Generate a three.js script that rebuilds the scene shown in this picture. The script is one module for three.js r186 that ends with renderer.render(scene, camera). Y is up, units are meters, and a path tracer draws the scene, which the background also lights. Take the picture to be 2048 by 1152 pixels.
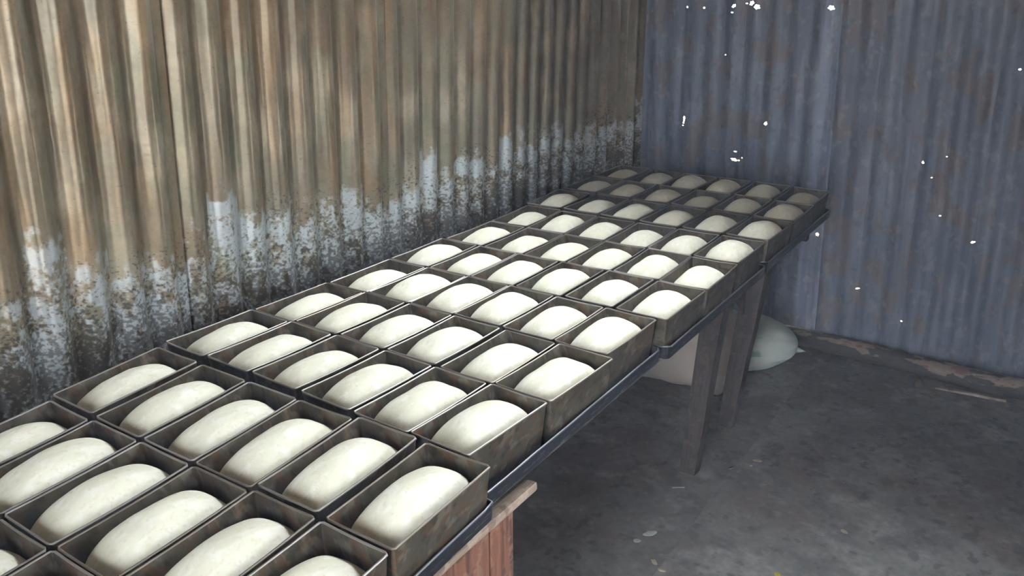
import * as THREE from 'three';
import { mergeGeometries, mergeVertices, toCreasedNormals } from 'three/addons/utils/BufferGeometryUtils.js';
import { RectAreaLightUniformsLib } from 'three/addons/lights/RectAreaLightUniformsLib.js';

// ------------------------------------------------------------------ camera, sky, light, exposure
// U is the pitch of the loaf tins across the table; FLOOR is how far the floor lies below their rims, in U.
const U = 0.14, FLOOR = 5.5;
const P3 = (x, y, z) => new THREE.Vector3(x * U, (y + FLOOR) * U, z * U);
const scene = new THREE.Scene();
const camera = new THREE.PerspectiveCamera(2 * Math.atan(576 / 1683) * 180 / Math.PI, 2048 / 1152, 0.05, 60);
camera.position.copy(P3(10.857, 5.1832, 16.8048));
camera.rotation.set(-0.35188, 0.5927, -0.01133, 'YXZ');
const renderer = new THREE.WebGLRenderer({ antialias: true });
renderer.toneMapping = THREE.LinearToneMapping;
renderer.toneMappingExposure = 31.5;
renderer.shadowMap.enabled = true;
RectAreaLightUniformsLib.init();
scene.fog = new THREE.FogExp2(new THREE.Color().setRGB(0.72, 0.82, 1.0), 0.022);      // thin smoke in the room
scene.background = new THREE.Color().setRGB(0.92, 0.97, 1.0);      // bright overcast sky

// ------------------------------------------------------------------ helpers
function rngOf(seed) { let a = seed >>> 0; return () => { a = (a + 0x6D2B79F5) | 0; let t = Math.imul(a ^ (a >>> 15), 1 | a); t = (t + Math.imul(t ^ (t >>> 7), 61 | t)) ^ t; return ((t ^ (t >>> 14)) >>> 0) / 4294967296; }; }
const hash = (x, y, s) => { let h = (x * 374761393 + y * 668265263 + s * 1274126177) | 0; h = Math.imul(h ^ (h >>> 13), 1274126177); return ((h ^ (h >>> 16)) >>> 0) / 4294967296; };
function vnoise(x, y, s) {
  const xi = Math.floor(x), yi = Math.floor(y), fx = x - xi, fy = y - yi, u = fx * fx * (3 - 2 * fx), v = fy * fy * (3 - 2 * fy);
  const a = hash(xi, yi, s), b = hash(xi + 1, yi, s), c = hash(xi, yi + 1, s), d = hash(xi + 1, yi + 1, s);
  return a + (b - a) * u + (c - a) * v + (a - b - c + d) * u * v;
}
function fbm(x, y, s, o = 4) { let v = 0, a = 0.5, t = 0; for (let i = 0; i < o; i++) { v += a * vnoise(x, y, s + i * 17); t += a; a *= 0.5; x *= 2.03; y *= 2.03; } return v / t; }
const clamp = (v, a = 0, b = 1) => Math.min(b, Math.max(a, v));
const step = (a, b, v) => { const t = clamp((v - a) / (b - a)); return t * t * (3 - 2 * t); };
const mix3 = (a, b, t) => [a[0] + (b[0] - a[0]) * t, a[1] + (b[1] - a[1]) * t, a[2] + (b[2] - a[2]) * t];
// a texture from f(u, v) -> [r, g, b] in sRGB 0..255 (or one grey value when data is true)
function tex(w, h, f, { data = false, wrap = THREE.RepeatWrapping } = {}) {
  const a = new Uint8Array(w * h * 4);
  for (let j = 0, k = 0; j < h; j++) for (let i = 0; i < w; i++, k += 4) {
    const c = f((i + 0.5) / w, (j + 0.5) / h, i, j);
    if (data) a[k] = a[k + 1] = a[k + 2] = clamp(c, 0, 255); else { a[k] = clamp(c[0], 0, 255); a[k + 1] = clamp(c[1], 0, 255); a[k + 2] = clamp(c[2], 0, 255); }
    a[k + 3] = 255;
  }
  const t = new THREE.DataTexture(a, w, h, THREE.RGBAFormat);
  t.wrapS = t.wrapT = wrap; t.magFilter = THREE.LinearFilter; t.minFilter = THREE.LinearFilter;
  if (!data) t.colorSpace = THREE.SRGBColorSpace;
  t.needsUpdate = true;
  return t;
}
const used = {};
function numbered(n) { if (!(n in used)) { used[n] = 0; return n; } used[n]++; return n + '_' + String(used[n]).padStart(3, '0'); }
function mesh(name, g, m, parent) {
  const o = new THREE.Mesh(g, m); o.castShadow = o.receiveShadow = true;
  o.name = parent ? name : numbered(name);
  if (parent) { const k = parent.children.filter((c) => c.name === name || c.name.startsWith(name + '_0')).length; if (k) o.name = name + '_' + String(k).padStart(3, '0'); }
  (parent || scene).add(o);
  return o;
}
function thing(name, label, category, pos, group) {
  const o = new THREE.Group(); o.name = numbered(name); o.position.copy(pos || new THREE.Vector3()); scene.add(o);
  return tag(o, label, category, group);
}
function tag(o, label, category, group) { o.userData.label = label; o.userData.category = category; if (group) o.userData.group = group; return o; }
function structure(o, label) { o.userData.kind = 'structure'; if (label) o.userData.label = label; return o; }
function geo(pos, idx, uv) {
  const g = new THREE.BufferGeometry();
  g.setAttribute('position', new THREE.Float32BufferAttribute(pos, 3));
  if (uv) g.setAttribute('uv', new THREE.Float32BufferAttribute(uv, 2));
  g.setIndex(idx); g.computeVertexNormals();
  return g;
}
const creased = (g, a = 0.6) => toCreasedNormals(g, a);
// box with worn, slightly uneven edges: a subdivided box, corners pulled in, sides a little wavy; uv in metres along the grain (its longest side)
function timber(sx, sy, sz, seed, wob = 0.0015, seg = 14) {
  const L = Math.max(sx, sy, sz), n = (s) => Math.max(2, Math.round(seg * s / L));
  const g = new THREE.BoxGeometry(sx, sy, sz, n(sx) + 1, n(sy) + 1, n(sz) + 1), p = g.attributes.position, q = g.attributes.uv, nr = g.attributes.normal;
  const ax = sx === L ? 0 : sy === L ? 1 : 2, hs = [sx / 2, sy / 2, sz / 2];
  for (let i = 0; i < p.count; i++) {
    const v = [p.getX(i), p.getY(i), p.getZ(i)], nn = [nr.getX(i), nr.getY(i), nr.getZ(i)], o = [0, 1, 2].filter((k) => k !== ax), t = v[ax] * 9;
    q.setXY(i, v[ax], (Math.abs(nn[o[0]]) > 0.5 ? v[o[1]] : v[o[0]]) + 0.13 * seed);
    for (const k of o) v[k] += (vnoise(t + 31 * k, v[o[0]] > 0 ? 1 : 5, seed) - 0.5) * 2 * wob * (Math.abs(v[k]) / hs[k]) - Math.sign(v[k]) * ((Math.abs(Math.abs(v[o[0]]) - hs[o[0]]) < 1e-6 && Math.abs(Math.abs(v[o[1]]) - hs[o[1]]) < 1e-6) ? Math.min(0.0025, hs[k] * 0.15) : 0);
    p.setXYZ(i, v[0], v[1], v[2]);
  }
  g.computeVertexNormals();
  return creased(g, 0.5);
}

// ------------------------------------------------------------------ materials
const std = (o) => new THREE.MeshStandardMaterial(o);
const PITCH = 0.6175, RIDGE0 = 10.9, LEAN = 0.055;               // of the corrugated iron, in U
// left wall: sheet coordinates, z from ZL0 to ZL1 and y from YL0 to YL1 (in U above the tin rims)
const ZL0 = -8.4, ZL1 = 12.4, YL0 = -0.8, YL1 = 6.0;
const leftTex = tex(2048, 1024, (u, v) => {
  const z = ZL0 + (ZL1 - ZL0) * u, y = YL0 + (YL1 - YL0) * v;
  const k = Math.round((RIDGE0 - z) / PITCH), s = (z - (RIDGE0 - k * PITCH)) / PITCH;      // s > 0: the slope towards the camera
  const n1 = fbm(z * 1.7, y * 0.7, 3, 5), n2 = fbm(z * 9, y * 5, 11, 4), n3 = fbm(z * 26, y * 22, 23, 3), n4 = fbm(z * 2.4, y * 1.3, 47, 4);
  let c = mix3([98, 92, 77], [132, 123, 104], clamp(0.2 + 1.2 * (n1 - 0.3)));                // dirty galvanising
  c = mix3(c, [100, 103, 82], step(0.45, 0.72, n4) * 0.45);                                    // olive patches
  c = mix3(c, [106, 88, 66], step(0.5, 0.74, fbm(z * 3.1, y * 0.9, 71, 4)) * 0.5);          // brown film
  c = mix3(c, [92, 84, 68], step(0.5, 0.8, n2) * 0.35);
  c = mix3(c, [164, 154, 136], step(0.5, 0.78, fbm(z * 2.1 + 9, y * 1.1, 83, 5)) * 0.45);   // cleaner patches
  c = mix3(c, [146, 112, 76], step(0.54, 0.74, fbm(z * 5.5, y * 0.7, 91, 4)) * 0.3);          // rust runs
  // bare zinc at the foot of the sheets where the film has flaked away, its edge ragged
  const top = 0.55 + 0.9 * hash(k, 5, 7) + 0.5 * fbm(z * 0.5, 3, 61, 2) + (n2 - 0.5) * 0.7;
  const zinc = step(top + 0.15, top - 0.15, y + (n3 - 0.5) * 0.3) * step(0.4, 0.54, n2 * 0.4 + n3 * 0.2 + 0.4 * fbm(z * 1.9, y * 0.8, 67, 4));
  c = mix3(c, mix3([182, 192, 200], [164, 174, 182], n2), zinc * 0.8);
  // black mould in specks and crusts near the tins
  const low = step(1.9, -0.2, y + (n1 - 0.5) * 1.4);
  const spots = fbm(z * 30, y * 27, 131, 5), spots2 = fbm(z * 5.5, y * 3.6, 151, 4);
  const crust = step(0.9, -0.1, y + (spots2 - 0.5) * 1.6);
  const dense = low * (0.05 + 0.9 * spots2) + 0.16 * low - 0.2 * zinc + 0.45 * crust;
  const mould = step(0.64 - 0.36 * dense, 0.84 - 0.36 * dense, spots) * step(0.0, 0.2, low);
  c = mix3(c, [54, 50, 44], mould * (zinc > 0.5 ? 0.55 : 0.8));
  const tiny = fbm(z * 38, y * 34, 171, 2);
  c = mix3(c, [66, 56, 44], step(0.8, 0.9, tiny) * 0.45);
  const g = 0.94 + 0.12 * n3;
  return [c[0] * g, c[1] * g, c[2] * g];
}, { wrap: THREE.MirroredRepeatWrapping });
const leftBump = tex(1024, 512, (u, v) => 128 + 90 * (fbm(u * 200, v * 90, 5, 3) - 0.5) + 60 * (fbm(u * 40, v * 14, 9, 3) - 0.5), { data: true, wrap: THREE.MirroredRepeatWrapping });
const leftMat = std({ map: leftTex, bumpMap: leftBump, bumpScale: 0.0012, roughness: 0.38, metalness: 0.45, side: THREE.DoubleSide });
const backTex = tex(1024, 1024, (u, v) => {
  const x = u * 12, y = v * 12, n = fbm(x * 1.1, y * 0.6, 201, 5), m = fbm(x * 6, y * 4, 211, 4), r = fbm(x * 2.3, y * 1.5, 221, 4), st = fbm(x * 5, y * 0.4, 231, 4);
  let c = mix3([98, 106, 122], [130, 137, 150], n);
  c = mix3(c, [86, 92, 110], step(0.42, 0.7, st) * 0.6);
  c = mix3(c, [122, 104, 100], step(0.52, 0.7, r) * 0.5);
  c = mix3(c, [150, 156, 162], step(0.6, 0.75, m) * 0.35);
  c = mix3(c, [76, 80, 92], step(0.6, 0.8, fbm(x * 8, y * 5, 241, 3)) * 0.3);
  return c;
});
const backMat = std({ map: backTex, roughness: 0.6, metalness: 0.2, side: THREE.DoubleSide });
const floorTex = tex(1024, 2048, (u, v) => {
  const x = u * 14, z = v * 33, n = fbm(x * 0.55, z * 0.55, 401, 5), m = fbm(x * 2.6, z * 2.6, 411, 5), d = fbm(x * 9, z * 9, 421, 3), w = fbm(x * 1.2 + 3, z * 1.6, 431, 5);
  let c = mix3([98, 97, 95], [128, 127, 124], clamp(n * 1.5 - 0.25));
  c = mix3(c, [104, 90, 87], step(0.48, 0.7, fbm(x * 0.8, z * 0.8, 441, 4)) * 0.6);
  c = mix3(c, [78, 77, 76], step(0.5, 0.74, m) * 0.45);
  c = mix3(c, [142, 141, 140], step(0.56, 0.76, w) * (0.25 + 0.4 * d));
  c = mix3(c, [60, 58, 58], step(0.66, 0.78, fbm(x * 4, z * 4, 451, 4)) * 0.4);
  c = mix3(c, [160, 159, 152], step(0.72, 0.8, fbm(x * 5, z * 5, 461, 3)) * 0.2);
  const g = 0.9 + 0.2 * d;
  return [c[0] * g, c[1] * g, c[2] * g];
});
const floorBump = tex(1024, 1024, (u, v) => 128 + 160 * (fbm(u * 40, v * 40, 471, 5) - 0.5), { data: true });
const floorMat = std({ map: floorTex, bumpMap: floorBump, bumpScale: 0.004, roughness: 0.72 });
const tinMats = [0, 1, 2, 3].map((k) => {
  const t = tex(512, 512, (u, v) => {
    const x = u * 8, y = v * 8, n = fbm(x, y, 501 + k * 40, 5), m = fbm(x * 2, y * 2, 511 + k * 40, 4), r = fbm(x * 1.6, y * 1.6, 521 + k * 40, 4), f = fbm(x * 1.6, y * 1.3, 527 + k * 40, 4);
    let c = mix3([66, 63, 54], [98, 93, 80], n);
    c = mix3(c, [100, 72, 54], step(0.48, 0.7, r) * (k % 2 ? 0.75 : 0.45));
    c = mix3(c, [44, 41, 35], step(0.46, 0.72, m) * 0.55);
    c = mix3(c, [144, 140, 132], step(0.58, 0.76, f) * 0.5);
    return c;
  });
  return std({ map: t, roughness: 0.5, metalness: 0.45, side: THREE.DoubleSide });
});
const rimMats = [[0.30, 0.28, 0.25], [0.36, 0.34, 0.32], [0.24, 0.21, 0.18]].map((c) => std({ color: new THREE.Color().setRGB(...c), roughness: 0.38, metalness: 0.7 }));
const doughTex = tex(512, 512, (u, v) => {
  const n = fbm(u * 7, v * 7, 601, 5), m = fbm(u * 26, v * 22, 611, 4), f = fbm(u * 12, v * 5, 621, 4);
  let c = mix3([217, 215, 194], [228, 227, 209], n);
  c = mix3(c, [240, 239, 231], step(0.45, 0.7, f) * 0.6);
  return mix3(c, [204, 196, 172], step(0.58, 0.75, m) * 0.35);
});
const doughBump = tex(256, 256, (u, v) => 128 + 120 * (fbm(u * 14, v * 10, 631, 4) - 0.5) + 50 * (fbm(u * 50, v * 50, 641, 2) - 0.5), { data: true });
const doughMat = std({ map: doughTex, bumpMap: doughBump, bumpScale: 0.0012, roughness: 0.82 });
const trayTex = tex(512, 512, (u, v) => {
  const n = fbm(u * 9, v * 9, 651, 5), m = fbm(u * 30, v * 30, 661, 3), f = fbm(u * 6, v * 22, 671, 4);
  let c = mix3([34, 38, 46], [58, 62, 72], n);
  c = mix3(c, [128, 130, 138], step(0.62, 0.76, f) * 0.6);
  return mix3(c, [24, 24, 26], step(0.55, 0.72, m) * 0.6);
});
const trayMat = std({ map: trayTex, roughness: 0.42, metalness: 0.55, side: THREE.DoubleSide });
const trayRimMat = std({ color: new THREE.Color().setRGB(0.2, 0.21, 0.24), roughness: 0.35, metalness: 0.7 });
function woodMat(a, b, dark, seed, extra) {
  const t = tex(512, 256, (u, v) => {
    const x = u * 5, y = v * 26, w = fbm(x * 1.5, y * 0.5, seed, 3), gr = fbm(x * 1.2, y * 2.2 + 3 * w, seed + 3, 4), kn = fbm(x * 3, y * 0.6, seed + 7, 4);
    let c = mix3(a, b, gr);
    c = mix3(c, dark, step(0.52, 0.7, fbm(x * 0.9, y * 4, seed + 11, 4)) * 0.6);
    c = mix3(c, dark, step(0.58, 0.72, kn) * 0.5);
    if (extra) c = mix3(c, extra, step(0.6, 0.7, fbm(x * 4, y * 0.8, seed + 13, 4)) * 0.55);
    return c;
  });
  t.repeat.set(2.2, 2.2);
  return std({ map: t, roughness: 0.85 });
}
const legMat = woodMat([52, 45, 42], [70, 60, 54], [38, 33, 32], 701, [80, 71, 64]);
const plankMat = woodMat([92, 84, 78], [124, 114, 104], [52, 46, 44], 741, [150, 140, 128]);
const redMat = woodMat([112, 74, 58], [142, 96, 76], [66, 44, 36], 771, [150, 124, 104]);
const paleMat = woodMat([140, 122, 108], [168, 150, 136], [96, 80, 70], 801, [180, 168, 152]);
const darkMat = woodMat([58, 52, 50], [80, 72, 68], [36, 32, 30], 831);
const wallMat = woodMat([106, 84, 64], [134, 108, 84], [70, 54, 42], 861);

// ------------------------------------------------------------------ the room
// corrugated sheet: a -> b across the ribs, from y0 to y1; at(a, y, off) gives the place; skinned on both sides
function sheetGeo(a0, a1, y0, y1, at, uvAt, { na = 0, ny = 14, as = null, ys = null, drop = null, t = 0.0022 } = {}) {
  as = as || Array.from({ length: na + 1 }, (_, i) => a0 + (a1 - a0) * i / na);
  ys = ys || Array.from({ length: ny + 1 }, (_, i) => y0 + (y1 - y0) * i / ny);
  const A = as.length, Y = ys.length, pos = [], uv = [], idx = [];
  for (const off of [0, -t]) for (let j = 0; j < Y; j++) for (let i = 0; i < A; i++) { const p = at(as[i], ys[j], off); pos.push(p.x, p.y, p.z); uv.push(...uvAt(as[i], ys[j])); }
  const F = (i, j) => j * A + i, B = (i, j) => A * Y + j * A + i;
  const gone = (i, j) => drop && i >= 0 && j >= 0 && i < A - 1 && j < Y - 1 && drop((as[i] + as[i + 1]) / 2, (ys[j] + ys[j + 1]) / 2);
  const out = (i, j) => i < 0 || j < 0 || i >= A - 1 || j >= Y - 1 || gone(i, j);
  for (let j = 0; j < Y - 1; j++) for (let i = 0; i < A - 1; i++) {
    if (gone(i, j)) continue;
    idx.push(F(i, j), F(i, j + 1), F(i + 1, j), F(i + 1, j), F(i, j + 1), F(i + 1, j + 1));
    idx.push(B(i, j), B(i + 1, j), B(i, j + 1), B(i + 1, j), B(i + 1, j + 1), B(i, j + 1));
    if (out(i - 1, j)) idx.push(F(i, j), B(i, j), F(i, j + 1), B(i, j), B(i, j + 1), F(i, j + 1));
    if (out(i + 1, j)) idx.push(F(i + 1, j), F(i + 1, j + 1), B(i + 1, j), B(i + 1, j), F(i + 1, j + 1), B(i + 1, j + 1));
    if (out(i, j - 1)) idx.push(F(i, j), F(i + 1, j), B(i, j), B(i, j), F(i + 1, j), B(i + 1, j));
    if (out(i, j + 1)) idx.push(F(i, j + 1), B(i, j + 1), F(i + 1, j + 1), B(i, j + 1), B(i + 1, j + 1), F(i + 1, j + 1));
  }
  return creased(geo(pos, idx, uv), 0.7);
}
const XL = -0.9, ZB = -8.1, XR = 12.3, ZN = 23, TOP = 13.6, AMP = 0.1;
// over the far rows the roof is low (LOW); at ZC it steps up, and the sky looks in over the low roof
const LOW = 6.0, ZC = -1.6, SILL = 7.4;
const wallLeft = structure(new THREE.Group(), 'left wall of rusty, mouldy corrugated iron sheets with vertical ribs'); wallLeft.name = 'wall_left'; scene.add(wallLeft);
{
  const cuts = [24.0, 19.0, 13.85, 8.72, 3.72, -1.55, -8.3];
  for (let i = 0; i < cuts.length - 1; i++) {
    const zNear = cuts[i] + (i ? 0.5 : 0), zFar = cuts[i + 1], lift = 0.03 - i * 0.018;
    const at = (z, y, off) => {
      const w = 0.012 * Math.sin(z * 0.9 + y * 0.6 + i);
      const rib = Math.cos((z - RIDGE0) / PITCH * 2 * Math.PI);
      const flat = i < 5 ? step(zFar + 0.24, zFar + 0.06, z) : 0;                          // the lapped border lies flat and a little proud
      const r = AMP * (rib > 0 ? Math.pow(rib, 0.9) : -Math.pow(-rib, 0.8));
      const x = XL + r + (Math.max(r, -0.1 * AMP) - r) * flat + lift + w + off / U;
      return P3(x, y, z + LEAN * (4.3 - y) * step(-6.5, -4, z));
    };
    const nz = Math.round((zNear - zFar) / PITCH * 12);
    mesh('corrugated_sheet', sheetGeo(zNear, zFar, -FLOOR, TOP, at, (z, y) => [(z - ZL0) / (ZL1 - ZL0), (y - YL0) / (YL1 - YL0)], { na: nz, ny: 18 }), leftMat, wallLeft);
  }
}
// back wall: two rows of sheets, the right one lapped over the left; small holes rusted through
const wallBack = structure(new THREE.Group(), 'dark back wall of corrugated iron with daylight showing through rust holes'); wallBack.name = 'wall_back'; scene.add(wallBack);
{
  // holes: [x, y, half width, half height, slant]
  const holesL = [[2.59, 4.36, 0.075, 0.06, 0], [2.42, 4.46, 0.07, 0.055, 0.3], [2.26, 4.45, 0.03, 0.015, 0], [1.9, 4.38, 0.055, 0.04, 0.4], [1.86, 4.2, 0.035, 0.014, 0], [0.98, 4.32, 0.025, 0.02, 0], [0.46, 4.34, 0.02, 0.025, 0], [4.64, 4.35, 0.075, 0.055, 0],
    [0.57, 1.06, 0.035, 0.05, 0], [0.565, 0.98, 0.028, 0.035, 0], [0.555, 0.905, 0.03, 0.03, 0], [0.54, 0.82, 0.025, 0.016, 0], [3.15, 1.09, 0.05, 0.05, 0], [1.75, 3.0, 0.02, 0.012, 0.4],
    [2.28, 0.16, 0.04, 0.018, 0], [2.27, -0.09, 0.09, 0.04, -0.25], [2.41, -0.1, 0.03, 0.018, 0], [2.52, 0.0, 0.022, 0.014, 0], [4.99, -2.04, 0.05, 0.045, 0], [3.35, -3.55, 0.03, 0.014, 0]];
  const holesR = [[7.55, 0.42, 0.03, 0.035, 0], [7.83, 0.05, 0.022, 0.012, 0.3], [8.18, -0.98, 0.03, 0.016, 0.2], [9.08, -1.56, 0.05, 0.028, 0.3], [9.4, 2.95, 0.03, 0.02, 0], [8.1, 0.63, 0.018, 0.014, 0], [6.35, -3.43, 0.075, 0.022, 0.5], [7.65, -4.18, 0.028, 0.02, 0]];
  const build = (x0, x1, front, holes, mat, ph, leanX) => {
    const xs = new Set(), ys = new Set();
    for (let i = 0, n = Math.round((x1 - x0) / PITCH * 10); i <= n; i++) xs.add(+(x0 + (x1 - x0) * i / n).toFixed(4));
    for (let i = 0; i <= 24; i++) ys.add(+(-FLOOR + 0.05 + (TOP + FLOOR - 0.05) * i / 24).toFixed(4));
    for (const [x, y, a, b] of holes) for (let k = -3; k <= 3; k++) { xs.add(+(x + 1.15 * a * k / 3).toFixed(4)); ys.add(+(y + 1.15 * b * k / 3).toFixed(4)); }
    const S = (s) => [...s].sort((p, q) => p - q).filter((v, i, a) => !i || v - a[i - 1] > 0.002);
    const at = (x, y, off) => {
      const rib = Math.cos((x - ph) / PITCH * 2 * Math.PI), soft = (front > 0 ? 0.055 : 0.035) + 0.012 * Math.sin(x * 0.8);
      return P3(x + leanX * (4.6 - y), y, ZB + soft * rib + front + 0.02 * Math.sin(x * 0.7 + y * 0.5) + 0.012 * Math.sin(y * 1.7 + x * 2.1) + off / U);
    };
    const drop = (x, y) => holes.some(([hx, hy, a, b, sl]) => { const dx = (x - hx) / a, dy = (y - hy - sl * (x - hx)) / b; return dx * dx + dy * dy < 1 + 0.35 * Math.sin(5 * Math.atan2(dy, dx) + hx * 9); });
    mesh('corrugated_sheet', sheetGeo(x0, x1, -FLOOR, TOP, at, (x, y) => [x / 12, (y + FLOOR) / 12], { as: S(xs), ys: S(ys), drop }), mat, wallBack);
  };
  const shear = (h, l) => h.map(([x, y, a, b, s]) => [x - l * (4.6 - y), y, a, b, s]);
  build(-1.1, 5.35, -0.1, shear(holesL, 0.02), backMat, 0.1, 0.02);
  build(5.0, XR + 0.1, 0.13, shear(holesR, 0.032), backMat, 5.78, 0.032);
}
{
  const f = new THREE.BoxGeometry((XR + 2.2) * U, 0.1, (ZN - ZB + 1) * U);
  const p = f.attributes.position, q = f.attributes.uv;
  for (let i = 0; i < p.count; i++) q.setXY(i, p.getX(i) / (14 * U), -p.getZ(i) / (33 * U));
  const o = structure(mesh('floor', f, floorMat), 'worn grey concrete floor with brown stains and pale smears'); o.position.copy(P3((XR - 0.9) / 2, -FLOOR, (ZN + ZB) / 2)); o.position.y = -0.05;
  const slab = (n, z0, z1, y) => { const c = structure(mesh(n, new THREE.BoxGeometry((XR + 2.6) * U, 0.05, (z1 - z0) * U), wallMat)); c.position.copy(P3((XR - 0.9) / 2, y, (z0 + z1) / 2)); c.position.y += 0.025; };
  slab('ceiling', ZC - 0.2, ZN + 0.6, TOP);
  slab('ceiling', ZB - 0.6, ZC, LOW);
  const d = structure(mesh('wall_drop', new THREE.BoxGeometry((XR + 1.3) * U, (SILL - LOW) * U, 0.03), wallMat)); d.position.copy(P3((XR - 0.9) / 2, (SILL + LOW) / 2, ZC)); d.position.z -= 0.016;
}
// right wall with a small opening added for rib highlights, under an added slab, and the near wall with the doorway behind the camera (both outside the frame)
function wallWithHole(w0, w1, h0, h1, hole) {
  const s = new THREE.Shape([[w0, h0], [w1, h0], [w1, h1], [w0, h1]].map((p) => new THREE.Vector2(p[0] * U, p[1] * U)));
  if (hole) s.holes.push(new THREE.Path([[hole[0], hole[2]], [hole[0], hole[3]], [hole[1], hole[3]], [hole[1], hole[2]]].map((p) => new THREE.Vector2(p[0] * U, p[1] * U))));
  return new THREE.ExtrudeGeometry(s, { depth: 0.05, bevelEnabled: false });
}
{
  const r = structure(mesh('wall_right', wallWithHole(ZB - 0.3, ZN + 0.4, 0, TOP + FLOOR, [8.2, 10.0, 5.3, 9.3]), wallMat));  // side opening added to raise highlights on the left wall ribs
  r.rotation.y = -Math.PI / 2; r.position.set(XR * U + 0.05, 0, 0);
  const n = structure(mesh('wall_near', wallWithHole(-1.3, XR, 0, TOP + FLOOR, [7.3, 11.6, 0.2, 14.5]), wallMat)); n.position.set(0, 0, ZN * U);
}
// outside: trodden grass and earth, and added unseen slabs that keep sky light out of both openings
{
  const t = tex(512, 512, (u, v) => mix3([154, 124, 80], [184, 154, 106], step(0.4, 0.62, fbm(u * 12, v * 12, 901, 5))));
  t.repeat.set(8, 8);
  const o = structure(mesh('ground', new THREE.CylinderGeometry(14, 14, 0.1, 48), std({ map: t, roughness: 0.95 }))); o.position.set(0.7, -0.16, 0.9);
  const p = structure(mesh('porch_roof', new THREE.BoxGeometry(14 * U, 0.04, 8 * U), wallMat)); p.position.copy(P3(8, 10.2, ZN + 4.4));
  const q = structure(mesh('porch_roof', new THREE.BoxGeometry(5 * U, 0.04, 9 * U), wallMat)); q.position.copy(P3(XR + 3.2, 6.6, 9));
}

// ------------------------------------------------------------------ tables
const tableMid = thing('trestle_table', 'long rough timber table under the trays, its slim leg nearest the camera', 'table', P3(3, -FLOOR, 4.5));
const tableFar = thing('trestle_table', 'timber table at the far end, its leg beside the pale sacks', 'table', P3(3, -FLOOR, -2.8));
function part(name, g, m, parent, x, y, z, rx = 0, ry = 0, rz = 0) { const o = mesh(name, g, m, parent); o.position.copy(P3(x, y, z)).sub(parent.position); o.rotation.set(rx, ry, rz); return o; }
function planks(t, z0, z1, yTop, th, m, seed, x1 = 5.72) {
  const n = 5, x0 = -0.35, w = (x1 - x0) / n;
  for (let i = 0; i < n; i++) part('top_plank', timber((w - 0.05) * U, th * U, (z1 - z0 - 0.1 * hash(i, seed, 3)) * U, seed + i, 0.0012), m, t, x0 + w * (i + 0.5), yTop - th / 2, (z0 + z1) / 2);
}
function leg(t, x, z, yTop, dx, dz, sx, sz, seed) {                 // from (x + dx, yTop, z + dz) down to (x, floor, z)
  const h = (yTop + FLOOR) * U, g = timber(sx * U, h, sz * U, seed, 0.003, 18), p = g.attributes.position;
  for (let i = 0; i < p.count; i++) { const f = p.getY(i) / h + 0.5; p.setX(i, p.getX(i) * (0.86 + 0.22 * f) + dx * U * f); p.setZ(i, p.getZ(i) * (0.86 + 0.22 * f) + dz * U * f); }
  g.computeVertexNormals();
  return part('leg', creased(g, 0.5), legMat, t, x, (yTop - FLOOR) / 2, z);
}
planks(tableMid, -0.35, 9.9, -0.73, 0.2, plankMat, 20);
planks(tableFar, -5.3, -0.5, -0.70, 0.2, plankMat, 30);
for (const [t, z] of [[tableMid, 0.72], [tableMid, 9.55], [tableFar, -1.85], [tableFar, -4.95]]) part('cross_beam', timber(5.6 * U, 0.42 * U, 0.3 * U, 40 + z, 0.002), darkMat, t, 2.72, (t === tableMid ? -0.93 : -0.9) - 0.21, z);
leg(tableMid, 4.86, 0.62, -1.35, 0.32, -0.02, 0.46, 0.42, 51); leg(tableMid, 0.4, 0.62, -1.35, 0, 0, 0.46, 0.42, 52);
leg(tableMid, 4.9, 9.55, -1.35, 0.3, 0, 0.46, 0.42, 53); leg(tableMid, 0.4, 9.55, -1.35, 0, 0, 0.46, 0.42, 54);
leg(tableFar, 4.82, -1.88, -1.32, 0.42, -0.02, 0.46, 0.42, 55); leg(tableFar, 0.4, -1.88, -1.32, 0, 0, 0.46, 0.42, 56);
leg(tableFar, 1.05, -4.95, -1.32, 0, 0, 0.46, 0.42, 57); leg(tableFar, 0.2, -4.95, -1.32, 0, 0, 0.46, 0.42, 58);
{
  const sh = new THREE.Shape([[0, 0], [0.75, 0], [0.75, -1.0]].map((p) => new THREE.Vector2(p[0] * U, p[1] * U)));
  part('gusset', new THREE.ExtrudeGeometry(sh, { depth: 0.12 * U, bevelEnabled: true, bevelSize: 0.002, bevelThickness: 0.002, bevelSegments: 1 }), darkMat, tableFar, 4.3, -1.33, -1.72);
}
// near support: reddish boards standing under a ledge, with a sloping board top
const bench = thing('board_bench', 'bench end of upright reddish brown boards under the nearest tray', 'bench', P3(4.5, -FLOOR, 12));
part('end_board', timber(0.14 * U, (FLOOR - 1.12) * U, 0.5 * U, 61, 0.0015), redMat, bench, 5.7, (-1.12 - FLOOR) / 2, 9.53);
part('end_board', timber(0.14 * U, (FLOOR - 1.12) * U, 1.75 * U, 62, 0.0015), redMat, bench, 5.7, (-1.12 - FLOOR) / 2, 10.69);
part('end_board', timber(0.14 * U, (FLOOR - 1.12) * U, 2.6 * U, 63, 0.0015), redMat, bench, 5.7, (-1.12 - FLOOR) / 2, 12.9);
part('ledge', timber(0.2 * U, 0.13 * U, 6.4 * U, 64, 0.002), paleMat, bench, 5.74, -1.055, 12.02);
for (const z of [10.4, 14.9]) part('back_leg', timber(0.45 * U, (FLOOR - 1.12) * U, 0.45 * U, 65 + z, 0.002), legMat, bench, 0.4, (-1.12 - FLOOR) / 2, z);
for (const z of [10.4, 14.9]) part('cross_beam', timber(5.3 * U, 0.13 * U, 0.4 * U, 75 + z, 0.002), darkMat, bench, 2.95, -1.055, z);
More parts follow.
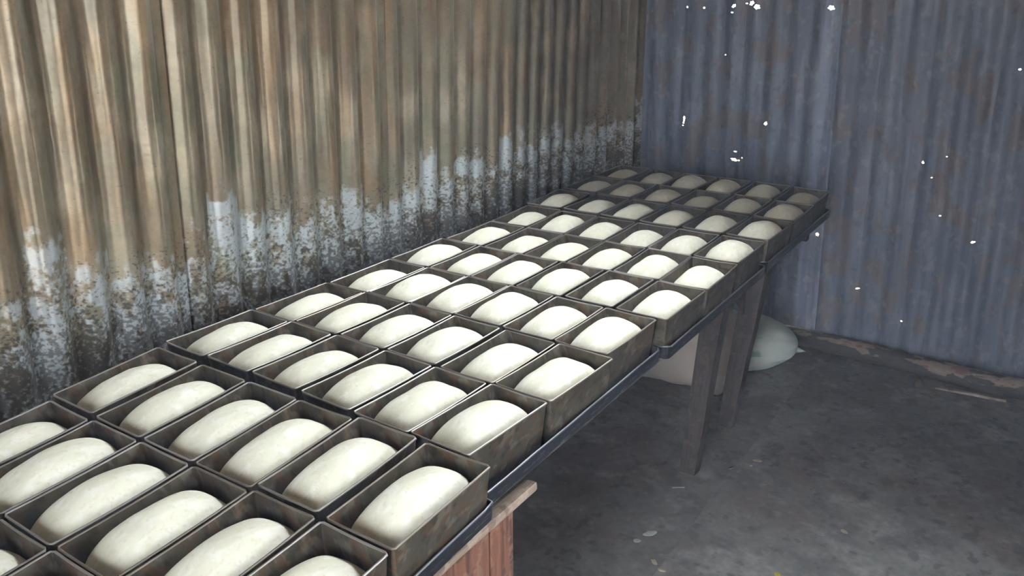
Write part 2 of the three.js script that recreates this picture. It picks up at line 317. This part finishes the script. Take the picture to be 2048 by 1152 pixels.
{
  const a = 0.0523, yc = (z) => -0.745 - 0.009 - Math.tan(a) * (z - 12.78);
  for (let i = 0; i < 5; i++) part('top_plank', timber(1.16 * U, 0.1 * U, 5.5 * U, 80 + i, 0.001), darkMat, bench, 0.35 + 1.2 * i, yc(12.9) - 0.05, 12.9, a);
  for (const [z] of [[10.4], [14.9]]) part('wedge', timber(5.3 * U, Math.max(0.02, (yc(z) - 0.1 + 0.99)) * U, 0.3 * U, 90 + z, 0.0005), darkMat, bench, 2.95, (yc(z) - 0.1 - 0.99) / 2, z);
}

// ------------------------------------------------------------------ trays
const FR = [[2.97, 0.03, -2.6, 0], [2.99, 0, 2.505, 0], [2.86, 0, 7.53, 0], [3.15, -0.009, 12.78, 0.0523]];
const frames = FR.map(([x, y, z, a]) => new THREE.Matrix4().compose(P3(x, y, z), new THREE.Quaternion().setFromEuler(new THREE.Euler(a, 0, 0)), new THREE.Vector3(1, 1, 1)));
function ringPts(hx, hz, r, n = 5, sub = 6) {                    // rounded rectangle, counter-clockwise seen from above; [x, z, bow]
  const o = [], cs = [[hx - r, hz - r, 0], [-hx + r, hz - r, 1], [-hx + r, -hz + r, 2], [hx - r, -hz + r, 3]];
  for (const [cx, cz, q] of cs) {
    for (let i = 0; i <= n; i++) { const t = (q + i / n) * Math.PI / 2; o.push([cx + r * Math.cos(t), cz + r * Math.sin(t), q, i / n, 0]); }
    const [nx, nz] = cs[(q + 1) % 4], a = o[o.length - 1], t = (q + 1) * Math.PI / 2, b = [nx + r * Math.cos(t), nz + r * Math.sin(t)];
    for (let i = 1; i < sub; i++) o.push([a[0] + (b[0] - a[0]) * i / sub, a[1] + (b[1] - a[1]) * i / sub, q, 1, Math.sin(Math.PI * i / sub)]);
  }
  return o;
}
function lofted(rings, capFirst, capLast) {
  const n = rings[0].length, pos = [], uv = [], idx = [];
  let per = 0;
  rings.forEach((r, j) => {
    let d = 0;
    r.forEach((p, i) => { if (i) d += Math.hypot(p[0] - r[i - 1][0], p[2] - r[i - 1][2]); pos.push(...p); uv.push(d / 0.25, (p[1] + j * 0.031) / 0.25); });
    pos.push(...r[0]); per = d + Math.hypot(r[0][0] - r[n - 1][0], r[0][2] - r[n - 1][2]); uv.push(per / 0.25, (r[0][1] + j * 0.031) / 0.25);
  });
  const m = n + 1;
  for (let j = 0; j < rings.length - 1; j++) for (let i = 0; i < n; i++) { const a = j * m + i, b = a + m; idx.push(a, b, a + 1, a + 1, b, b + 1); }
  for (const [on, j, flip] of [[capFirst, 0, false], [capLast, rings.length - 1, true]]) {
    if (!on) continue;
    const base = pos.length / 3, r = rings[j];
    r.forEach((p) => { pos.push(...p); uv.push(p[0] / 0.25, p[2] / 0.25); });
    pos.push(0, r[0][1], 0.3 * U * 0); uv.push(0, 0);
    for (let i = 0; i < n; i++) { const a = base + i, b = base + (i + 1) % n; flip ? idx.push(base + n, b, a) : idx.push(base + n, a, b); }
  }
  return creased(geo(pos, idx, uv), 0.7);
}
function rimTube(pts, r, seg = 6) {
  const c = new THREE.CatmullRomCurve3(pts.map((p) => new THREE.Vector3(...p)), true, 'catmullrom', 0.2);
  return new THREE.TubeGeometry(c, pts.length * 2, r, seg, true);
}
const trayExt = [[-2.72, 2.525], [-2.545, 2.475], [-2.552, 2.505], [-2.6, 2.52]], trayX = [[-3.14, 2.98], [-3.04, 2.98], [-3.1, 3.0], [-3.07, 2.99]];
const trayLabels = ['dark baking tray nearest the back wall, holding the three farthest rows of tins', 'dark baking tray second from the back wall, above the slim front leg', 'dark baking tray second from the camera, just beyond the nearest tray', 'dark baking tray nearest the camera above the reddish boards'];
FR.forEach((f, k) => {
  const t = thing('baking_tray', trayLabels[k], 'tray', new THREE.Vector3());
  frames[k].decompose(t.position, t.quaternion, t.scale);
  t.position.add(new THREE.Vector3(0, -0.722 * U, 0).applyQuaternion(t.quaternion));
  const [z0, z1] = trayExt[k], [x0, x1] = trayX[k], cx = (x0 + x1) / 2 * U, hz = (z1 - z0) / 2 * U, cz = (z0 + z1) / 2 * U, hx = (x1 - x0) / 2 * U, h = 0.21 * U, th = 0.02 * U;
  const ring = (dx, y) => ringPts(hx - dx, hz - dx, 0.1 * U - dx * 0.5, 5, 10).map((p) => [p[0] + cx, y + (y > h * 0.8 ? 0.004 * U * Math.sin(p[1] * 31 + k) : 0), p[1] + cz]);
  mesh('pan', lofted([ring(0.003, 0), ring(0.001, h), ring(0.001 + th, h), ring(0.003 + th, th)], true, true), trayMat, t);
  mesh('rolled_edge', rimTube(ring(0.002, h), 0.0022), trayRimMat, t);
});

// ------------------------------------------------------------------ loaf tins and dough
const W = 0.945, L = 1.6416, HT = 0.70;
const SPOTS = [
  [[-2628, -1885, -6], [-1528, -1779, 0], [-574, -1756, 0], [384, -1786, 3], [1430, -1790, 0], [2456, -1728, 2]],
  [[-2597, -170, 7], [-1600, -123, 4], [-585, -101, -2], [433, -132, 4], [1482, -135, 4], [2503, -71, -5]],
  [[-2597, 1673, 42], [-1543, 1645, -18], [-530, 1685, -23], [485, 1701, -23], [1506, 1681, -20], [2511, 1682, -19]],
  [[-2480, -1731, 38], [-1485, -1699, 39], [-510, -1687, 25], [479, -1696, 16], [1444, -1722, 5], [2425, -1735, -1]],
  [[-2459, -51, -19], [-1443, -24, -7], [-462, -22, 4], [520, -28, 12], [1508, -57, 19], [2465, -15, 22]],
  [[-2562, 1612, 0], [-1552, 1630, -7], [-581, 1634, -2], [431, 1633, -4], [1443, 1612, -13], [2462, 1657, -17]],
  [[-2436, -1728, -8], [-1471, -1735, -21], [-513, -1726, -25], [442, -1728, -26], [1437, -1692, -26], [2411, -1670, -31]],
  [[-2512, -66, -35], [-1545, -81, -20], [-525, -69, -33], [471, -35, -25], [1522, 12, -23], [2494, 26, -45]],
  [[-2615, 1586, -34], [-1632, 1581, -37], [-622, 1592, -47], [416, 1628, -45], [1414, 1669, -31], [2389, 1684, -56]],
  [[-2585, -1713, -3], [-1518, -1682, -6], [-519, -1683, 0], [463, -1686, 11], [1428, -1764, -2], [2511, -1730, -8]],
  [[-2475, 13, -23], [-1470, -1, -3], [-493, -9, -14], [509, -15, -4], [1489, -69, 9], [2484, -55, -17]],
  [[-2528, 1677, 0], [-1528, 1656, 0], [-473, 1661, -2], [507, 1639, -2], [1472, 1656, 0], [2472, 1656, 0]],
];
const TAPER = 0.055, RT = 0.015;
function tinGeo(k) {
  const r = rngOf(100 + k), bows = [0, 1, 2, 3].map(() => (r() - 0.5) * 0.012), sags = [0, 1, 2, 3].map(() => -r() * 0.018);
  const ring = (dx, y, inset) => ringPts((W / 2 - dx) * U, (L / 2 - dx) * U, 0.026 * U, 3, 9).map(([x, z, q, e, b]) => {
    const n = [[0, 1], [-1, 0], [0, -1], [1, 0]][q], w = bows[q] * b * U * (y / HT) - Math.abs(0) ;
    return [x + n[0] * Math.min(0, w), (y + (y > 0.5 ? sags[q] * b : 0)) * U, z + n[1] * Math.min(0, w)];
  });
  const t = 0.012;
  return [lofted([ring(TAPER + RT, 0), ring(RT, HT - 0.015), ring(RT + t, HT - 0.015), ring(TAPER + RT + t, t)], true, true), rimTube(ring(RT * 0.9, HT - RT), RT * U, 6)];
}
const tinGeos = [0, 1, 2, 3].map(tinGeo);
const LOWD = 0.36, BASE = -LOWD / (HT + 0.05 - LOWD);
function doughGeo(k) {
  const r = rngOf(300 + k), nu = 56, nv = 26, pos = [], uv = [], idx = [], o1 = r() * 50, o2 = r() * 50, sk = (r() - 0.5) * 0.12;
  const sp = (c, e) => Math.sign(c) * Math.pow(Math.abs(c), e);
  for (let j = 0; j <= nv; j++) for (let i = 0; i <= nu; i++) {
    const a = i / nu * 2 * Math.PI, v = j / nv, phi = v * Math.PI / 2;                 // v = 0 at the crown
    const ex = 0.9 - 0.52 * Math.pow(v, 1.6);
    let x = sp(Math.cos(a), ex) * sp(Math.sin(phi), 0.95), z = sp(Math.sin(a), ex) * sp(Math.sin(phi), 0.97), y = sp(Math.cos(phi), 1.0);
    const nz = vnoise(x * 1.6 + o1, z * 2.2 + y + o2, 7) - 0.5, nz2 = vnoise(x * 4 + o2, z * 5 + o1, 9) - 0.5;
    y *= 1 + 0.1 * nz + 0.03 * nz2; x *= 1 - 0.03 * vnoise(z * 2 + o1, o2, 5); z *= 1 - 0.05 * vnoise(x * 2 + o2, o1, 5);
    z += sk * y * 0.3;
    pos.push(x, y, z); uv.push(0.5 + x * 0.35, 0.5 + z * 0.6);
  }
  const m = nu + 1;
  for (let j = 0; j < nv; j++) for (let i = 0; i < nu; i++) { const a = j * m + i, b = a + m; idx.push(a, a + 1, b, a + 1, b + 1, b); }
  // skirt down to the floor of the tin
  const base = pos.length / 3;
  for (let i = 0; i <= nu; i++) { const s = nv * m + i; pos.push(pos[3 * s] * 0.91, BASE, pos[3 * s + 2] * 0.95); uv.push(uv[2 * s], uv[2 * s + 1]); }
  for (let i = 0; i < nu; i++) { const a = nv * m + i, b = base + i; idx.push(a, a + 1, b, a + 1, b + 1, b); }
  pos.push(0, BASE, 0); uv.push(0.5, 0.5);
  for (let i = 0; i < nu; i++) idx.push(pos.length / 3 - 1, base + i, base + i + 1);
  const g = geo(pos, idx, uv), n = g.attributes.normal, w = (p, q) => { for (const s of [0]) { const x = n.getX(p) + n.getX(q), y = n.getY(p) + n.getY(q), z = n.getZ(p) + n.getZ(q), l = Math.hypot(x, y, z); n.setXYZ(p, x / l, y / l, z / l); n.setXYZ(q, x / l, y / l, z / l); } };
  for (let j = 1; j <= nv; j++) w(j * m, j * m + nu);
  for (let i = 0; i <= nu; i++) n.setXYZ(i, 0, 1, 0);
  return g;
}
const doughGeos = [0, 1, 2, 3, 4, 5, 6, 7].map(doughGeo);
const ORD = ['', 'first', 'second', 'third', 'fourth', 'fifth', 'sixth'];
const colPhrase = ['against the ribbed wall', 'second from the ribbed wall', 'third from the ribbed wall', 'third from the table edge', 'second from the table edge', 'at the open table edge'];
const rowPhrase = (r) => (r === 1 ? 'row by the back wall' : r === 12 ? 'row nearest the camera' : r <= 6 ? ORD[r] + ' row from the back' : ORD[13 - r] + ' row from the camera');
const rnd = rngOf(77);
SPOTS.forEach((row, ri) => row.forEach(([sx, sz, sa], ci) => {
  const r = ri + 1, k = Math.floor(rnd() * 4), m = frames[Math.floor(ri / 3)].clone();
  m.multiply(new THREE.Matrix4().makeTranslation(sx / 1000 * U, -HT * U, sz / 1000 * U)).multiply(new THREE.Matrix4().makeRotationY(sa / 1000));
  const t = thing('loaf_tin', `dark steel loaf tin ${colPhrase[ci]}, ${rowPhrase(r)}`, 'loaf tin', new THREE.Vector3(), 'loaf tins of dough on the table');
  m.decompose(t.position, t.quaternion, t.scale);
  mesh('pan', tinGeos[k][0], tinMats[Math.floor(rnd() * 4)], t);
  mesh('rim', tinGeos[k][1], rimMats[Math.floor(rnd() * 3)], t);
  const d = tag(mesh('dough_loaf', doughGeos[Math.floor(rnd() * 8)], doughMat), `${r <= 2 ? 'tan' : 'pale floury'} dough loaf in tin ${colPhrase[ci]}, ${rowPhrase(r)}`, 'dough', 'dough loaves rising in tins');
  const sy = (HT + 0.05 - LOWD) * (1 + (rnd() - 0.5) * 0.16), hz = 0.762 + (rnd() - 0.5) * 0.02;
  const md = m.clone().multiply(new THREE.Matrix4().makeTranslation(0, (0.02 - BASE * sy) * U, (rnd() - 0.5) * 0.015 * U));
  const s = new THREE.Vector3();
  md.decompose(d.position, d.quaternion, s);
  d.scale.set(0.412 * U, sy * U, hz * U);
  d.rotateY((rnd() < 0.5 ? Math.PI : 0));
}));

// ------------------------------------------------------------------ log, sacks, floor scraps
{
  const barkTex = tex(1024, 256, (u, v) => {
    const x = u * 26, y = v * 8, n = fbm(x * 0.8, y, 951, 5), m = fbm(x * 2.5, y * 3, 961, 4), up = v;       // v runs round the log
    let c = mix3([52, 50, 50], [74, 70, 66], m);
    const peel = step(0.46, 0.54, n + 0.32 * (1 - Math.abs(up - 0.32) / 0.16) * 0.5);
    c = mix3(c, mix3([112, 96, 86], [142, 126, 114], m), peel);
    c = mix3(c, [108, 74, 62], step(0.56, 0.66, fbm(x * 1.3, y * 2, 971, 4)) * peel * 0.8);
    return c;
  });
  const pts = [[1.5, -7.72], [4, -7.78], [6.5, -7.74], [8.6, -7.5], [10.5, -7.42], [12.2, -7.55]].map(([x, z]) => P3(x, -FLOOR + 0.27, z));
  const cv = new THREE.CatmullRomCurve3(pts), n = 110, m = 20, pos = [], uv = [], idx = [];
  for (let i = 0; i <= n; i++) {
    const c = cv.getPoint(i / n), r0 = 0.285 * U * (0.92 + 0.16 * fbm(i * 0.13, 2, 981, 3));
    for (let j = 0; j <= m; j++) {
      const a = j / m * 2 * Math.PI, rr = r0 * (1 + 0.18 * (fbm(i * 0.35, Math.cos(a) * 2 + 7 + Math.sin(a), 985, 4) - 0.5));
      pos.push(c.x, Math.max(0.0005, c.y + rr * Math.sin(a)), c.z + rr * Math.cos(a)); uv.push(i / n, j / m);
    }
  }
  for (let i = 0; i < n; i++) for (let j = 0; j < m; j++) { const a = i * (m + 1) + j, b = a + m + 1; idx.push(a, b, a + 1, a + 1, b, b + 1); }
  for (const i of [0, n]) { const b = pos.length / 3, c = cv.getPoint(i / n); pos.push(c.x, c.y, c.z); uv.push(0, 0.3); for (let j = 0; j < m; j++) { const a = i * (m + 1) + j; i ? idx.push(b, a, a + 1) : idx.push(b, a + 1, a); } }
  tag(mesh('log', creased(geo(pos, idx, uv), 0.8), std({ map: barkTex, roughness: 0.9, side: THREE.DoubleSide })), 'half peeled rough log lying along the foot of the back wall', 'log');
}
const sackTex = tex(512, 512, (u, v) => {
  const n = fbm(u * 6, v * 6, 1001, 4), m = fbm(u * 3, v * 9, 1011, 4), wv = ((Math.floor(u * 150) + Math.floor(v * 150)) % 2) * 5;
  let c = mix3([186, 196, 190], [212, 218, 211], n);
  c = mix3(c, [122, 152, 148], step(0.54, 0.66, m) * 0.7);
  return [c[0] - wv, c[1] - wv, c[2] - wv];
});
const sackTanTex = tex(512, 512, (u, v) => {
  const n = fbm(u * 5, v * 5, 1021, 4), wv = ((Math.floor(u * 150) + Math.floor(v * 150)) % 2) * 5;
  const c = mix3([182, 168, 158], [206, 196, 186], n);
  return [c[0] - wv, c[1] - wv, c[2] - wv];
});
// stuffed sack: superellipsoid pillow along x, pinched to a seam at its ends, wrinkled
function sackGeo(hx, hy, hz, seed, pinch, ear) {
  const n = 60, m = 36, pos = [], uv = [], idx = [], sp = (c, e) => Math.sign(c) * Math.pow(Math.abs(c), e);
  for (let i = 0; i <= n; i++) {
    const t = -1 + 2 * i / n, env = Math.pow(Math.max(0, 1 - Math.pow(Math.abs(t), pinch)), 0.55);
    for (let j = 0; j <= m; j++) {
      const a = j / m * 2 * Math.PI, cy = sp(Math.sin(a), 0.7), cz = sp(Math.cos(a), 0.8);
      const wr = 1 + 0.26 * (fbm(t * 2.2 + 9, Math.cos(a) * 1.8 + Math.sin(a) * 2.3 + 5, seed, 3) - 0.5) + 0.09 * t * t * Math.sin(a * 9 + seed + t * 2) * (1 - Math.abs(cy) * 0.5);
      pos.push(t * hx, Math.max(-hy * 0.985, cy * hy * env * wr), cz * hz * (0.25 * (1 - env) * ear + env) * wr); uv.push(t * hx / 0.5, a * hy / 0.5);
    }
  }
  for (let i = 0; i < n; i++) for (let j = 0; j < m; j++) { const a = i * (m + 1) + j, b = a + m + 1; idx.push(a, a + 1, b, a + 1, b + 1, b); }
  return creased(mergeVertices(geo(pos, idx, uv)), 1.2);
}
{
  const s = thing('flour_sack', 'pale greenish woven sack lying on the floor, its tied ear towards the log', 'sack', P3(3.62, -FLOOR, -5.42));
  const b = mesh('sack_body', sackGeo(1.85 * U, 0.76 * U, 1.12 * U, 41, 2.1, 0), std({ map: sackTex, roughness: 0.85, side: THREE.DoubleSide }), s); b.position.y = 0.732 * U; b.rotation.y = 0.46;
  const e = mesh('tied_ear', new THREE.ConeGeometry(0.17 * U, 0.5 * U, 10, 3), std({ map: sackTex, roughness: 0.85 }), s); e.position.set(1.66 * U, 0.5 * U, -0.84 * U); e.rotation.set(0, 0.46, -1.75);
  const k = thing('grain_sack', 'tan sack standing upright behind the table legs, beside the greenish sack', 'sack', P3(2.45, -FLOOR, -3.4));
  const kb = mesh('sack_body', sackGeo(1.95 * U, 1.35 * U, 0.46 * U, 43, 12, 0), std({ map: sackTanTex, roughness: 0.85, side: THREE.DoubleSide }), k); kb.position.set(0, 1.332 * U, 0); kb.rotation.y = -0.03;
}
{
  const flake = (seed, a, b, h) => { const r = rngOf(seed), g = new THREE.IcosahedronGeometry(1, 1), p = g.attributes.position; for (let i = 0; i < p.count; i++) { const n = 0.75 + 0.5 * vnoise(p.getX(i) * 2 + seed, p.getZ(i) * 2 + p.getY(i), seed); p.setXYZ(i, p.getX(i) * a * n, Math.max(-h * 0.5, p.getY(i) * h * n), p.getZ(i) * b * n); } g.computeVertexNormals(); return g; };
  const pale = std({ color: 0x9a917e, roughness: 0.9 }), white = std({ color: 0x9ea29f, roughness: 0.9 }), brown = std({ color: 0x4a3f38, roughness: 0.9 }), yellow = std({ color: 0x9a8a2a, roughness: 0.8 });
  const put = (name, label, cat, x, z, a, b, h, m, ry, seed, group) => { const o = tag(mesh(name, flake(seed, a * U, b * U, h * U), m), label, cat, group); o.position.copy(P3(x, -FLOOR, z)); o.position.y = h * U * 0.5; o.rotation.y = ry; return o; };
  const G = 'crumbs and flakes on the floor';
  put('dough_flake', 'pale flake on the floor to the right of the nearer table leg', 'crumb', 6.03, -0.6, 0.11, 0.06, 0.02, pale, 0.3, 1, G);
  put('dough_flake', 'tiny pale crumb just in front of the flake right of the table leg', 'crumb', 5.98, -0.3, 0.035, 0.03, 0.02, pale, 0.3, 2, G);
  put('dough_flake', 'white flour clump on the floor, larger and farther of the pair by the table shadow', 'crumb', 5.1, 3.3, 0.14, 0.08, 0.02, white, 0.9, 3, G);
  put('dough_flake', 'small white flour clump, nearer of the pair by the table shadow', 'crumb', 4.98, 3.66, 0.08, 0.06, 0.02, white, 0.5, 4, G);
  put('dough_flake', 'pale chip on the floor near the bottom edge, farther of two', 'crumb', 5.55, 4.08, 0.09, 0.05, 0.02, pale, -0.6, 5, G);
  put('dough_flake', 'pale chip on the floor nearest the bottom edge of the picture', 'crumb', 5.78, 4.22, 0.08, 0.045, 0.02, pale, 0.1, 6, G);
  put('dough_flake', 'pale flake lying alone in the middle of the open floor', 'crumb', 8.4, 1.1, 0.09, 0.05, 0.02, pale, -0.5, 7, G);
  put('yellow_scrap', 'small yellow scrap on the floor at the bottom edge', 'scrap', 7.66, 3.15, 0.06, 0.05, 0.03, yellow, 0, 8);
  put('bark_lump', 'brown lump of bark on the floor in front of the log', 'bark', 8.5, -6.72, 0.12, 0.1, 0.14, brown, 0.4, 9);
  put('dark_scrap', 'dark scrap on the floor beside the nearer table leg', 'scrap', 5.62, 0.05, 0.07, 0.03, 0.02, brown, 1.0, 10);
  const st = tag(mesh('stick', timber(1.7 * U, 0.06 * U, 0.09 * U, 97, 0.002), paleMat), 'thin pale stick lying along the foot of the log', 'stick'); st.position.copy(P3(9.75, -FLOOR + 0.03, -6.93)); st.rotation.y = 0.09;
  const w = tag(mesh('straw', timber(0.28 * U, 0.02 * U, 0.025 * U, 98, 0.0006), white), 'thin white straw on the floor below the nearer table leg', 'straw'); w.position.copy(P3(4.92, -FLOOR + 0.011, 1.45)); w.rotation.y = 0.6;
}

renderer.render(scene, camera);
